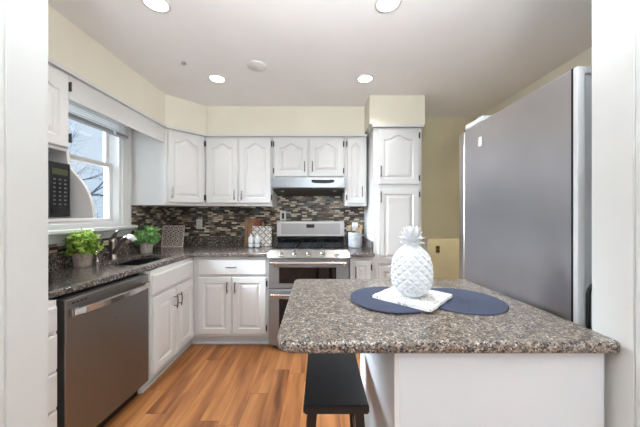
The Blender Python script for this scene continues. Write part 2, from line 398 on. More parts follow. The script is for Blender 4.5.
# ------------------------------------------------------------------ cabinets
def outline(w, h, k, arch, y, rise=.045, N=19):
    pts = [(k, y, k), (w-k, y, k)]
    if not arch: return pts+[(w-k, y, h-k), (k, y, h-k)]
    for i in range(N):
        t = 1-2*i/(N-1); f = .5+.5*math.cos(PI*t/.8) if abs(t) < .8 else 0
        pts.append((w/2+t*(w/2-k), y, h-k-rise+rise*f))
    return pts
def rectr(w, h, k, arch, y, N=19):
    pts = [(k, y, k), (w-k, y, k)]
    if not arch: return pts+[(w-k, y, h-k), (k, y, h-k)]
    for i in range(N):
        t = 1-2*i/(N-1); pts.append((w/2+t*(w/2-k), y, h-k))
    return pts
def door_bm(w, h, arch=False, t=.02, m=.055, flat=False, panels=None):
    b = bmesh.new()
    if flat: m = .02
    rings = [rectr(w, h, 0, arch, 0), rectr(w, h, 0, arch, -t+.005), rectr(w, h, .005, arch, -t)]
    if not flat:
        rings += [outline(w, h, m, arch, -t), outline(w, h, m+.007, arch, -t+.009), outline(w, h, m+.016, arch, -t+.009), outline(w, h, m+.04, arch, -t+.001)]
    R = [[b.verts.new(p) for p in r] for r in rings]
    n = len(R[0])
    for a, c in zip(R, R[1:]):
        for i in range(n): b.faces.new((a[i], a[(i+1) % n], c[(i+1) % n], c[i]))
    b.faces.new(R[-1]); b.faces.new(R[0][::-1])
    return b
def pull(parent, x, z, L=.11, vertical=True, y=-.02):
    mb = MB(); pts = []
    for i in range(9):
        t = -1+i/4; q = (x, y-.026-.006*(1-t*t), z+t*L/2) if vertical else (x+t*L/2, y-.026-.006*(1-t*t), z)
        pts.append(q)
    mb.tube(pts, .0055, 8)
    for s_ in (-.33, .33):
        q = (x, z+s_*L) if vertical else (x+s_*L, z)
        mb.tube([(q[0], y+.001, q[1]), (q[0], y-.028, q[1])], .0042, 8)
    return obj('handle', mb, 'nickel', parent, smooth='auto')
def hinges(parent, x, h, off=.06):
    for z in (off, h-off):
        obj('hinge', MB().box(x-.005, x+.005, -.024, -.0005, z-.026, z+.026, .002, 1).tube([(x, -.025, z-.028), (x, -.025, z+.028)], .004, 6), 'hinge', parent)
def front(cab, kind, x, z, w, h, arch=False, handle=None, hinge=None, name=None):
    d = obj(name or ('drawer' if kind == 'drawer' else 'door'), door_bm(w, h, arch, flat=(kind == 'drawer'), m=min(.055, w*.24)), 'white', cab, loc=(x, -.0005, z))
    if handle: pull(d, *handle)
    if hinge == 'l': hinges(d, -.006, h)
    if hinge == 'r': hinges(d, w+.006, h)
    return d
def cabinet(name, label, loc, rot, w, h, dp, base=False, cat='cabinet', hollow=False):
    c = thing(name, label, cat, loc, (0, 0, rot))
    z0 = .105 if base else 0
    if hollow:
        mb = MB().box(0, w, 0, .018, z0, h).box(0, .016, .0181, dp, z0, h).box(w-.016, w, .0181, dp, z0, h).box(.0161, w-.0161, .0181, dp, z0, z0+.016)
    else: mb = MB().box(0, w, 0, dp, z0, h, .0015, 1)
    obj('body', mb, 'white', c)
    if base:
        t0 = -.068 if label.endswith('two doors beside the range') else .002
        obj('toe_kick', MB().box(t0, w-.002+(.068 if hollow else 0), .07, .09, .002, .1045), 'toe', c)
        obj('shoe_moulding', MB().box(t0, w-.002+(.052 if hollow else 0), .055, .0695, .002, .022, .004), 'white', c)
    return c
TOP = 2.107
# back-wall uppers: local x = world x, front face of body at y=2.80
UY = 2.80
c = cabinet('wall_cabinet', 'white double-door wall cabinet between the corner cabinet and the range hood', (-1.222, UY, 1.37), 0, .712, TOP-1.37, YB-UY-.002)
front(c, 'door', .012, .03, .336, .69, True, (.336-.03, .09), 'l'); front(c, 'door', .364, .03, .336, .69, True, (.03, .09), 'r')
c = cabinet('wall_cabinet', 'short white double-door wall cabinet directly above the range hood', (-.507, UY, 1.664), 0, .772, TOP-1.664, YB-UY-.002)
front(c, 'door', .02, .02, .355, .405, True, (.355-.03, .10), 'l'); front(c, 'door', .398, .02, .355, .405, True, (.03, .10), 'r')
c = cabinet('wall_cabinet', 'narrow white single-door wall cabinet between range hood and tall pantry', (.268, UY, 1.37), 0, .228, TOP-1.37, YB-UY-.002)
front(c, 'door', .022, .03, .178, .69, True, (.178-.022, .12), 'l')
# diagonal corner upper
a0, b0 = Vector((-1.48, 2.50)), Vector((-1.226, 2.80)); dl = (b0-a0).length; ang = math.atan2(b0.y-a0.y, b0.x-a0.x)
c = thing('corner_wall_cabinet', 'white diagonal corner wall cabinet beside the window', 'cabinet', (a0.x, a0.y, 1.37), (0, 0, ang))
inv = Matrix.Rotation(-ang, 3, 'Z')
poly = [inv @ Vector((p[0]-a0.x, p[1]-a0.y, 0)) for p in ((-1.48, 2.50), (-1.226, 2.80), (-1.226, YB-.003), (XL+.003, YB-.003), (XL+.003, 2.50))]
obj('body', MB().prism([(p.x, p.y) for p in poly], 0, TOP-1.37), 'white', c)
front(c, 'door', .022, .03, dl-.044, .69, True, (.03, .09), 'r')
# near left upper (above the microwave)
c = cabinet('wall_cabinet', 'white wall cabinet above the microwave at the near end of the window', (SX, .87, 1.65), PI/2, .67, TOP-1.65, .317)
front(c, 'door', .31, .02, .345, .42, True, None, 'r'); front(c, 'door', .01, .02, .29, .42, True, None, None)
# microwave shelf with curved side bracket
t = thing('microwave_shelf', 'white open shelf with curved side bracket beneath the near wall cabinet', 'shelf', (XL, .87, 1.245))
obj('shelf_board', MB().box(.003, .475, 0, .66, 0, .018, .004), 'white', t)
br = [(.003, .0185), (.47, .0185), (.47, .04)]
br += [(.469, .07), (.463, .10), (.453, .135), (.440, .17), (.422, .205), (.400, .237), (.375, .265), (.350, .290), (.332, .318), (.322, .35), (.318, .404), (.003, .404)]
obj('side_bracket', MB().prism(br, .662, .68, 'y', .002), 'white', t)

def grid_rect(mb, xs, zs, y0, y1, w, h):
    for x in xs:
        for z in zs: mb.box(x-w/2, x+w/2, y0, y1, z-h/2, z+h/2)
# microwave (faces +X): local front = -Y, local x -> world +Y
t = thing('microwave', 'black microwave oven with keypad standing on the curved shelf', 'microwave', (-1.452, 1.002, 1.2645), (0, 0, PI/2))
obj('body', MB().box(0, .50, 0, .35, .006, .31, .004), 'black', t)
d_ = obj('door', MB().box(0, .375, -.022, -.001, .008, .308, .006), 'glassblack', t)
obj('control_panel', MB().box(.379, .50, -.022, -.001, .008, .308, .006), 'black', t)
obj('display', MB().box(.395, .482, -.0245, -.0222, .238, .27, .001), 'lcd', t)
for i in range(3):
    for k in range(7):
        obj('key', MB().box(.400+i*.03, .415+i*.03, -.0245, -.0222, .072+k*.0225, .081+k*.0225, .001, 1), 'key', t)
obj('door_release', MB().box(.392, .488, -.026, -.0222, .02, .052, .002), 'black', t)

# valance over the window
tag(obj('window_valance', MB().box(SX-.018, SX, 1.545, 2.492, 1.965, TOP, .002, 1), 'white'), 'long plain white board spanning between cabinets above the window', 'valance')
# blind raised behind the valance
t = thing('window_blind', 'raised white slatted blind with a grey bottom rail in the window', 'blind', (-1.77, 1.62, 1.97))
obj('bottom_rail', MB().box(-.02, .03, 0, .76, -.005, .022, .004), 'blindrail', t)
sl = MB()
for k in range(7): sl.box(-.004, .012, .003, .757, .034+k*.018, .0365+k*.018)
obj('slats', sl, 'blind', t)
for yy in (.15, .6): obj('cord_clip', MB().box(.03, .036, yy-.012, yy+.012, -.006, .026, .002), 'blind', t)

# back-wall bases, front body at y 2.52
BY = 2.52
c = cabinet('base_cabinet', 'white base cabinet with drawer and two doors beside the range', (-1.2115, BY, 0), 0, .7165, .876, YB-BY-.004, True)
front(c, 'drawer', .0445, .705, .650, .138, handle=(.325, .075, .10, False)); front(c, 'door', .0445, .135, .318, .545, False, (.318-.03, .455), None); front(c, 'door', .3765, .135, .318, .545, False, (.03, .455), 'r')
c = cabinet('base_cabinet', 'narrow white base cabinet between the range and the tall pantry', (.286, BY, 0), 0, .232, .876, YB-BY-.004, True)
front(c, 'door', .03, .135, .17, .70, False, (.022, .60), 'r')
# pantry
PY = 2.565
c = cabinet('pantry_cabinet', 'tall white pantry cabinet with arched upper door right of the range', (.522, PY, 0), 0, .472, 2.127, YB-PY-.004, True)
front(c, 'door', .045, 1.575, .395, .535, True, (.022, .12), 'r'); 
d_ = front(c, 'door', .045, .80, .395, .735, False, (.022, .65), 'r')
front(c, 'door', .045, .135, .395, .645, False, None, 'r')
# left run (faces +X)
c = cabinet('sink_base_cabinet', 'white two-door base cabinet under the sink between dishwasher and corner', (-1.212, 1.872, 0), PI/2, .646, .876, .57, True, hollow=True)
front(c, 'drawer', .01, .705, .585, .138); front(c, 'door', .01, .135, .285, .545, False, (.285-.028, .44), None); front(c, 'door', .305, .135, .29, .545, False, (.028, .44), None)
c = cabinet('drawer_cabinet', 'white drawer cabinet left of the stainless dishwasher', (-1.262, .87, 0), PI/2-.0, .385, .876, .53, True)
for k, (z, h) in enumerate(((.735, .115), (.555, .165), (.375, .165), (.135, .225))):
    front(c, 'drawer', .012, z, .36, h)

# dishwasher
t = thing('dishwasher', 'stainless steel dishwasher with a bar handle under the granite counter', 'dishwasher', (-1.262, 1.283, 0), (0, 0, PI/2-.062))
obj('body', MB().box(.006, .552, .045, .35, .10, .868), 'blackmatte', t)
obj('toe_kick', MB().box(.01, .57, .07, .09, .003, .098), 'blackmatte', t)
d_ = obj('door', MB().box(.003, .578, -.012, .04, .105, .862, .006), 'steeldark', t)
mb = MB(); pts = []
for i in range(13):
    q = -1+i/6; pts.append((.29+q*.265, -.032-.034*(1-q*q)**.7, .795))
for a, b_ in zip(pts, pts[1:]): pass
hb = bmesh.new(); rr = []
for p in pts: rr.append([hb.verts.new((p[0], p[1]+dy, p[2]+dz)) for dy, dz in ((-.007, -.014), (.007, -.018), (.007, .018), (-.007, .014))])
for a, b_ in zip(rr, rr[1:]):
    for k in range(4): hb.faces.new((a[k], a[(k+1) % 4], b_[(k+1) % 4], b_[k]))
hb.faces.new(rr[0]); hb.faces.new(rr[-1][::-1])
h_ = obj('handle', hb, 'chrome', d_)
obj('handle_mount', MB().box(.018, .052, -.036, -.0125, .775, .815, .004), 'chrome', d_); obj('handle_mount', MB().box(.528, .562, -.036, -.0125, .775, .815, .004), 'chrome', d_)
for k in range(4): obj('badge_mark', MB().box(.035+k*.022, .049+k*.022, -.0135, -.0121, .835, .843), 'hinge', d_)
obj('pinhole_mark', MB().tube([(.30, -.0121, .66), (.30, -.0135, .66)], .004, 10), 'chrome', d_)

# ------------------------------------------------------------------ counters
def slab(outer, hole, z0, z1, bev):
    b = bmesh.new()
    def loop(pts): 
        vs = [b.verts.new((x, y, z1)) for x, y in pts]
        return [b.edges.new((vs[i], vs[(i+1) % len(vs)])) for i in range(len(vs))]
    es = loop(outer)
    if hole: es += loop(hole)
    bmesh.ops.triangle_fill(b, edges=es, use_beauty=True)
    fs = list(b.faces)
    r = bmesh.ops.extrude_face_region(b, geom=fs)
    for g in r['geom']:
        if isinstance(g, bmesh.types.BMVert): g.co.z = z0
    bmesh.ops.recalc_face_normals(b, faces=b.faces)
    es = [e for e in b.edges if len(e.link_faces) == 2 and e.calc_face_angle(0) > 1.0 and abs(e.verts[0].co.z-e.verts[1].co.z) < 1e-5]
    bmesh.ops.bevel(b, geom=es, offset=bev, segments=3, affect='EDGES', profile=.5)
    return b
def arc(cx, cy, r, a0, a1, n=6): return [(cx+r*math.cos(a0+(a1-a0)*i/n), cy+r*math.sin(a0+(a1-a0)*i/n)) for i in range(n+1)]
sy0, sy1, sx0, sx1 = 1.90, 2.38, -1.63, -1.31
hole = arc(sx0+.04, sy0+.04, .04, PI, 1.5*PI)+arc(sx1-.04, sy0+.04, .04, 1.5*PI, 2*PI)+arc(sx1-.04, sy1-.04, .04, 0, .5*PI)+arc(sx0+.04, sy1-.04, .04, .5*PI, PI)
t = thing('granite_countertop', 'dark speckled granite countertop running under the window and round the corner', 'countertop', (0, 0, 0))
obj('slab', slab([(XL+.003, .87), (-1.322, .87), (-1.195, 2.478), (-.495, 2.478), (-.495, YB-.003), (XL+.003, YB-.003)], hole, .8785, .914, .008), 'granite2', t)
obj('upstand', MB().box(XL+.003, XL+.022, .87, YB-.003, .9145, 1.018, .002, 1).box(XL+.0222, -.495, YB-.022, YB-.003, .9145, 1.018, .002, 1), 'granite2', t)
t = thing('granite_countertop', 'short piece of dark granite countertop right of the range', 'countertop', (0, 0, 0))
obj('slab', slab([(.285, 2.478), (.5195, 2.478), (.5195, YB-.003), (.285, YB-.003)], None, .8785, .914, .008), 'granite2', t)
obj('upstand', MB().box(.285, .500, YB-.022, YB-.003, .9145, 1.018, .002, 1).box(.501, .5195, 2.56, YB-.003, .9145, 1.018, .002, 1), 'granite2', t)
# sink basin
t = thing('sink', 'undermount stainless sink set in the granite counter below the window', 'sink', ((sx0+sx1)/2, (sy0+sy1)/2, .70))
hw, hh = (sx1-sx0)/2+.004, (sy1-sy0)/2+.004
mb = MB(); w_ = .003
mb.box(-hw, hw, -hh, hh, 0, w_); mb.box(-hw, -hw+w_, -hh, hh, w_, .178); mb.box(hw-w_, hw, -hh, hh, w_, .178); mb.box(-hw+w_, hw-w_, -hh, -hh+w_, w_, .178); mb.box(-hw+w_, hw-w_, hh-w_, hh, w_, .178)
obj('basin', mb, 'sinksteel', t); obj('drain', MB().lathe([(.04, 0), (.04, .004), (.03, .002)], (0, 0, w_+.0003)), 'chrome', t, smooth='auto')

# tile backsplash
tag(obj('tile_backsplash', MB().box(XL+.0125, .5195, YB-.012, YB-.0015, 1.0185, 1.3695).box(-.508, .266, YB-.012, YB-.0015, 1.3695, 1.66), 'mosaic'), 'brown and beige mosaic tile backsplash along the back wall', 'backsplash')
tag(obj('tile_backsplash', MB().box(XL+.0015, XL+.012, .87, 2.475, 1.0185, 1.0845).box(XL+.0015, XL+.012, 2.475, YB-.0125, 1.0185, 1.3695), 'mosaic'), 'strip of mosaic tile on the window wall beneath the sill', 'backsplash')

# ------------------------------------------------------------------ range (local front y=0 at oven doors, world y 2.46)
t = thing('range', 'stainless steel double oven gas range with five front knobs', 'range', (-.489, 2.46, 0))
RW = .766
obj('body', MB().box(.004, RW-.004, .035, .60, .03, .905, .003), 'steel', t)
for x in (.05, RW-.05):
    for y in (.08, .56): obj('foot', MB().lathe([(.015, .001), (.015, .0295)], (x, y, 0), 12), 'blackmatte', t)
def oven_door(z0, z1, wz0, wz1, hz):
    d = obj('oven_door', MB().box(.006, RW-.006, -.004, .034, z0, z1, .006), 'steel', t)
    obj('oven_window', MB().box(.105, RW-.125, -.0065, -.0042, wz0, wz1, .002), 'glassblack', d)
    mb = MB().tube([(.03, -.045, hz), (RW-.03, -.045, hz)], .013, 12)
    h = obj('handle', mb, 'chrome', d, smooth='auto')
    for x in (.05, RW-.05): obj('handle_mount', MB().box(x-.018, x+.018, -.045, -.0045, hz-.03, hz+.012, .006), 'chrome', d)
oven_door(.586, .868, .635, .785, .832); oven_door(.06, .578, .16, .49, .535)
# control panel, rounded top corners
cp = MB(); prof = [(0, 0), (RW+.01, 0), (RW+.01, .035)] + [(RW+.01-.03+.03*math.cos(q), .04+.03*math.sin(q)) for q in (0, .4, .8, 1.2, PI/2)] + [(.03+.0-.03*math.sin(q), .04+.03*math.cos(q)) for q in (0, .4, .8, 1.2, PI/2)] + [(0, .035)]
# sloping panel
b = bmesh.new()
A = [b.verts.new((x-.005, -.03+z*1.0, .876+z*.95)) for x, z in prof]; B = [b.verts.new((x-.005, .14, .876+z*.95)) for x, z in prof]
b.faces.new(A); b.faces.new(B[::-1]); n = len(A)
for i in range(n): b.faces.new((A[i], A[(i+1) % n], B[(i+1) % n], B[i]))
cpo = obj('control_panel', b, steel('panel_steel', (142, 140, 137), .36), t)
for x in (.118, .247, .377, .509, .639):
    T = Matrix.Translation((x+.004, .0, .905)) @ Matrix.Rotation(math.radians(47), 4, 'X')
    obj('knob', MB().lathe([(.024, 0), (.024, .006), (.018, .009), (.016, .03), (.012, .034)], (0, 0, .0005), 20, T).box(-.004, .004, -.02, .02, .03, .042, .002, 1, T), 'chrome', t, smooth='auto')
obj('cooktop', MB().box(.004, RW-.004, .141, .535, .9055, .934, .004), 'glassblack', t)
for x0 in (.03, .275, .52):
    g = MB(); w3 = .216
    for a_ in (0, w3-.01): g.box(x0+a_, x0+a_+.01, .16, .52, .951, .962, .002, 1)
    for a_ in (.16, .335, .51): g.box(x0, x0+w3, a_, a_+.01, .951, .962, .002, 1)
    for yy in (.25, .43): g.box(x0+.03, x0+w3-.03, yy-.005, yy+.005, .951, .962, .002, 1)
    g.box(x0+w3/2-.005, x0+w3/2+.005, .16, .52, .951, .962, .002, 1)
    for a_ in (0, w3-.012):
        for c_ in (.16, .508): g.box(x0+a_, x0+a_+.012, c_, c_+.012, .9342, .951)
    obj('grate', g, 'blackmatte', t)
    for yy in (.25, .43): obj('burner', MB().lathe([(.045, 0), (.045, .006), (.03, .007), (.03, .014)], (x0+w3/2, yy, .9343), 20), 'blackmatte', t)
obj('riser', MB().box(.006, RW-.006, .536, .60, .906, 1.03, .002), 'glassblack', t)
bg_ = MB(); r_ = .02
poly = [(.0, 1.031), (RW, 1.031)]+arc(RW-r_, 1.20-r_, r_, 0, PI/2, 4)+arc(r_, 1.20-r_, r_, PI/2, PI, 4)
bgo = obj('backguard', bg_.prism(poly, .51, .605, 'y', .004), steel('backguard_steel', (206, 204, 200), .38), t)
obj('control_panel', MB().box(.05, RW-.05, .5065, .5098, 1.055, 1.178, .001), steel('panel_grey', (170, 166, 164), .42), bgo)
obj('display', MB().box(.335, .425, .503, .5063, 1.128, 1.168, .001), 'glassblack', bgo)

# hood
t = thing('range_hood', 'slim stainless steel range hood under the short wall cabinet', 'range hood', (-.503, 2.735, 1.52))
hp = [(.0, .042), (.0, .142), (.357, .142), (.357, -.012), (.345, -.02), (.02, .03)]
obj('body', MB().prism(hp, 0, .764, 'x', .003), 'steel', t)
obj('filter_panel', MB().box(.012, .752, 0.004, .32, -.006, -.001, .001, T=Matrix.Translation((0, .02, .03)) @ Matrix.Rotation(-.1526, 4, 'X')), 'filtergrey', t)
obj('control_slot', MB().prism([(.414, .122), (.654, .122)]+[(.534+.12*math.cos(q), .10-.016*math.sin(q)) for q in [i*PI/10 for i in range(11)]], -.003, -.0002, 'y'), 'blackmatte', t)
for x in (.10, .66): obj('hood_lamp', MB().lathe([(.02, 0), (.02, .006)], (x, .075, .006), 16), 'vent', t)

# outlets
def outlet(loc, label, plate, slot, w=.07, h=.115):
    t = thing('outlet', label, 'outlet', loc)
    obj('plate', MB().box(-w/2, w/2, -.006, 0, -h/2, h/2, .002), plate, t)
    if slot == 'switch': obj('switch_slot', MB().box(-.013, .013, -.009, -.0062, -.035, .035, .002), 'black', t)
    else:
        for z in (-.025, .025): obj('socket', MB().box(-.016, .016, -.008, -.0062, z-.013, z+.013, .003), slot, t)
outlet((-1.425, YB-.0125, 1.165), 'pale wall outlet on the mosaic left of the wooden cutting board', 'outlet', 'vent')
outlet((-.437, YB-.0125, 1.262), 'white plate with a black socket above the back corner of the range', 'outlet', 'switch')
outlet((1.76, 3.9185, .755), 'small brown outlet low on the yellow wall past the pantry', 'outletbrown', 'blackmatte', .06, .105)

# ------------------------------------------------------------------ refrigerator (back towards the camera)
t = thing('refrigerator', 'tall grey refrigerator standing side-on beyond the island', 'refrigerator', (.89, .905, 0))
obj('side_panel', MB().box(0, .90, .018, .705, .03, 1.80, .004), 'fridge', t)
obj('back_flange', MB().box(0, .028, 0, .0175, .03, 1.80, .003).box(.872, .90, 0, .0175, .03, 1.80, .003).box(.0285, .8715, 0, .0175, 1.775, 1.80, .003), 'fridge_white', t)
obj('side_dark_gap', MB().box(-.0015, .006, .0176, .0225, .03, 1.80), 'blackmatte', t)  # black strip standing in for the shaded gap between side and flange
obj('back_panel', MB().box(.03, .87, .008, .0175, .05, 1.774), 'toe', t)
for (x0, x1) in ((0, .447), (.453, .90)): 
    d_ = obj('door', MB().box(x0, x1, .712, .775, .04, 1.795, .008), 'fridgedoor', t)
    hx = x1-.04 if x0 == 0 else x0+.04
    obj('handle', MB().tube([(hx, .776, .8), (hx, .82, .82), (hx, .82, 1.5), (hx, .776, 1.52)], .011, 10), 'chrome', d_, smooth='auto')
obj('hinge_cover', MB().box(.0, .10, .53, .70, 1.8005, 1.828, .004), 'fridge_white', t)
obj('hinge_pin', MB().lathe([(.012, 0), (.012, .02)], (.03, .745, 1.7955), 12), 'hinge', t)
hs = []
for i in range(9):
    q = PI-i*PI/8; hs.append((.075+.045*math.cos(q), -.006, 1.01+.045*math.sin(q)))
obj('water_hose', MB().tube([(.03, -.006, .25)]+hs+[(.12, -.006, .25)], .006, 8), 'wirecoat', t, smooth=True)
for x in (.05, .85):
    for y in (.06, .64): obj('foot', MB().lathe([(.02, .001), (.02, .0295)], (x, y, 0), 12), 'blackmatte', t)
tag(obj('magnet', MB().box(-.0045, -.0005, -.013, .013, -.026, .026, .001), 'outlet', loc=(.89, 1.455, 1.688)), 'small white rectangular tag stuck high on the grey refrigerator side', 'magnet')

# ------------------------------------------------------------------ island
t = thing('kitchen_island', 'white panelled island base carrying the granite breakfast top', 'island', (0, 0, 0))
obj('body', MB().box(.228, .868, .807, 1.48, .0015, .876, .001, 1), 'island', t)
obj('front_panel', MB().box(.243, .868, .80, .8065, .0015, .876), 'island', t)
obj('corner_strip', MB().box(.226, .2425, .797, .8065, .0015, .876, .001, 1), 'white', t)
obj('baseboard', MB().box(.218, .2275, .81, 1.48, .0015, .085, .003), 'white', t)
rr_ = .055
pts = arc(-.135+rr_, .764+rr_, rr_, PI, 1.5*PI, 8)+[(.870, .764)]+arc(.872, .779, .0145, -PI/2, 0, 4)+[(.8865, .86), (.838, 1.513)]+arc(-.145+.035, 1.513-.035, .035, PI/2, PI, 6)
tag(obj('island_countertop', slab(pts, None, .8775, .914, .011), 'granite'), 'speckled grey-beige granite island top with rounded corners in the foreground', 'countertop')
# placemats
def placemat(x, y, z, label):
    o = obj('placemat', MB().lathe([(.170, 0), (.175, .0015), (.175, .003), (.170, .0042)], n=64), 'navy', loc=(x, y, z)); tag(o, label, 'placemat', 'round navy placemats'); return o
placemat(.606, 1.137, .9145, 'round navy woven placemat nearer the refrigerator')
placemat(.308, 1.143, .9192, 'round navy woven placemat overlapping its twin, farther from the refrigerator')
# carved tile under the pineapple
mb = MB(); s2 = .125
edge = []
for k in range(4):
    for i in range(12):
        u_ = -s2+2*s2*i/12; o2 = .003*math.sin(i*PI/2*1.0)
        edge.append([(u_, -s2+o2), (s2-o2, u_), (-u_, s2-o2), (-s2+o2, -u_)][k])
mb.prism(edge, 0, .012, 'z', .002)
tag(obj('carved_tile', mb, 'carvedwhite', loc=(.405, 1.145, .9238), rot=(0, 0, PI/4+.03)), 'square distressed white tile lying under the pineapple', 'tile')
# pineapple
def pineapple(loc):
    t = thing('pineapple_ornament', 'white ceramic pineapple ornament standing on the carved tile', 'ornament', loc)
    H, R = .216, .080; NC, NR = 12, 11
    def surf(th, v, off=0):
        v = min(max(v, 0), 1); s_ = -1+2*v
        r = R*(max(0, 1-abs(s_)**2.7))**.5*(1-.07*s_) + .0; r = max(r, .034*(1 if v > .5 else 1)) if v in (0, 1) else r
        z = H*(.5+.5*s_)
        r = max(r, .03)
        return Vector(((r+off)*math.cos(th), (r+off)*math.sin(th), z))
    b = bmesh.new(); cache = {}
    def vert(i2, j):   # half-step lattice
        key = (i2 % (2*NC), j)
        if key not in cache: cache[key] = b.verts.new(surf(PI*key[0]/NC, (j)/(NR+1)))
        return cache[key]
    for j in range(1, NR+1):
        for i in range(NC):
            c2 = 2*i+(j % 2)
            l, r_, d, u_ = vert(c2-1, j), vert(c2+1, j), vert(c2, j-1), vert(c2, j+1)
            cc = PI*c2/NC; n_ = .0065
            pk = []
            base = [(-1, 0, l), (0, -1, d), (1, 0, r_), (0, 1, u_)]
            for dx, dy, vv in base:
                p = surf(cc+dx*PI/NC*.42, (j+dy*.42)/(NR+1), n_); pk.append(b.verts.new(p))
            for a in range(4): b.faces.new((base[a][2], base[(a+1) % 4][2], pk[(a+1) % 4], pk[a]))
            b.faces.new(pk)
    # close the ends
    for j in (0, NR+1):
        ring = [vert(i2, j) for i2 in range(2*NC) if (i2 % (2*NC), j) in cache]
    bot = [cache[k] for k in sorted(k for k in cache if k[1] == 0)]; top = [cache[k] for k in sorted(k for k in cache if k[1] == NR+1)]
    def fillrow(j, j2):
        rowa = sorted(k for k in cache if k[1] == j); rowb = sorted(k for k in cache if k[1] == j2)
        n = len(rowa)
        for q in range(n):
            a, c_ = cache[rowa[q]], cache[rowa[(q+1) % n]]
            mid = [k for k in rowb if (k[0]-rowa[q][0]) % (2*NC) == 1]
            if mid:
                try: b.faces.new((a, c_, cache[mid[0]]))
                except ValueError: pass
    fillrow(0, 1); fillrow(NR+1, NR)
    if len(bot) > 2: b.faces.new(bot)
    if len(top) > 2: b.faces.new(top[::-1])
    obj('body', b, 'pineapple', t)
    # crown leaves
    random.seed(3); b = bmesh.new()
    for ring, (n, tilt, L, z0) in enumerate(((8, 1.15, .052, .206), (8, .85, .060, .214), (7, .55, .064, .222), (6, .3, .066, .232), (4, .12, .058, .244))):
        for i in range(n):
            th = 2*PI*(i+ring*.5)/n+random.uniform(-.1, .1); dr = Vector((math.cos(th), math.sin(th), 0)); sd_ = Vector((-dr.y, dr.x, 0)); prev = None
            p = Vector((0, 0, z0))+dr*.014; a = .10+tilt*.30
            for k in range(6):
                f = k/5; wd = .016*(1-f**2.0)*(.75+.5*min(f*3, 1))+.001
                nrm = dr*math.cos(a)-Vector((0, 0, 1))*math.sin(a)
                cur = [b.verts.new(p-sd_*wd), b.verts.new(p+nrm*.006*(1-f)+nrm*.001), b.verts.new(p+sd_*wd), b.verts.new(p-nrm*.003)]
                if prev:
                    for q in range(4): b.faces.new((prev[q], prev[(q+1) % 4], cur[(q+1) % 4], cur[q]))
                else: b.faces.new(cur[::-1])
                prev = cur; p = p+(dr*math.sin(a)+Vector((0, 0, 1))*math.cos(a))*L/5; a += tilt*.28
            b.faces.new(prev)
    obj('crown', b, 'pineapple', t)
    obj('neck', MB().lathe([(.030, .205), (.030, .222), (.02, .245), (.008, .27)], n=20), 'pineapple', t, smooth=True)
pineapple((.395, 1.13, .9365))

# ------------------------------------------------------------------ stool
t = thing('bar_stool', 'black wooden saddle stool tucked under the island overhang', 'stool', (.0575, 1.135, 0))
b = bmesh.new(); nx, ny = 10, 10; hx, hy = .117, .212
def seatz(u, v): return .612-.012*(1-u*u)*0 -.014*(1-v*v) 
g0 = [[b.verts.new((u*hx*(1.0+.0*v), v*hy, seatz(u, v))) for u in [-1+2*i/nx for i in range(nx+1)]] for v in [-1+2*j/ny for j in range(ny+1)]]
g1 = [[b.verts.new((q.co.x, q.co.y, q.co.z-.032)) for q in row_] for row_ in g0]
for j in range(ny):
    for i in range(nx):
        b.faces.new((g0[j][i], g0[j][i+1], g0[j+1][i+1], g0[j+1][i])); b.faces.new((g1[j][i], g1[j+1][i], g1[j+1][i+1], g1[j][i+1]))
for j in range(ny): 
    b.faces.new((g0[j][0], g0[j+1][0], g1[j+1][0], g1[j][0])); b.faces.new((g0[j][nx], g1[j][nx], g1[j+1][nx], g0[j+1][nx]))
for i in range(nx):
    b.faces.new((g0[0][i], g1[0][i], g1[0][i+1], g0[0][i+1])); b.faces.new((g0[ny][i], g0[ny][i+1], g1[ny][i+1], g1[ny][i]))
bmesh.ops.recalc_face_normals(b, faces=b.faces)
bmesh.ops.bevel(b, geom=[e for e in b.edges if e.calc_face_angle(0) > 1], offset=.005, segments=2, affect='EDGES')
obj('seat', b, 'stoolblack', t, smooth='auto')
def leg(p, q, a=.017):
    p, q = Vector(p), Vector(q); b = bmesh.new(); R = []
    for c_ in (p, q): R.append([b.verts.new((c_.x+dx, c_.y+dy, c_.z)) for dx, dy in ((-a, -a), (a, -a), (a, a), (-a, a))])
    b.faces.new(R[0][::-1]); b.faces.new(R[1])
    for k in range(4): b.faces.new((R[0][k], R[0][(k+1) % 4], R[1][(k+1) % 4], R[1][k]))
    return b
for sx in (-1, 1):
    for sy in (-1, 1): obj('leg', leg((sx*.128, sy*.205, .002), (sx*.085, sy*.165, .568 if True else 0)), 'stoolblack', t)
for sy in (-1, 1): obj('rung', MB().box(-.098, .098, sy*.194-.009, sy*.194+.009, .17, .195, .002), 'stoolblack', t)
for sx in (-1, 1): obj('rung', MB().box(sx*.112-.009, sx*.112+.009, -.175, .175, .27, .295, .002), 'stoolblack', t)

# ------------------------------------------------------------------ faucet, dispenser
CZ = .9145
t = thing('faucet', 'brushed chrome single-lever kitchen faucet with pale spray head behind the sink', 'faucet', (-1.72, 2.18, CZ))
obj('base', MB().lathe([(.040, 0), (.040, .006), (.031, .014), (.029, .05), (.031, .12), (.029, .155), (.022, .17), (.0, .176)], cap=False), 'faucetmetal', t, smooth=True)
obj('spout', MB().tube([(.010, -.01, .045), (.04, -.012, .085), (.085, -.014, .145), (.115, -.015, .175), (.145, -.016, .183)], [.017, .018, .018, .018, .019], 12), 'faucetmetal', t, smooth=True)
obj('spray_head', MB().tube([(.140, -.016, .184), (.165, -.017, .178), (.190, -.018, .150)], [.021, .023, .021], 14), 'sprayhead', t, smooth=True)
obj('lever', MB().tube([(-.004, 0, .165), (.012, .0, .20), (.03, .0, .225), (.052, 0, .238)], [.021, .015, .011, .008], 10), 'faucetmetal', t, smooth=True)
t = thing('soap_dispenser', 'small chrome soap dispenser between plant pot and faucet', 'dispenser', (-1.73, 2.03, CZ))
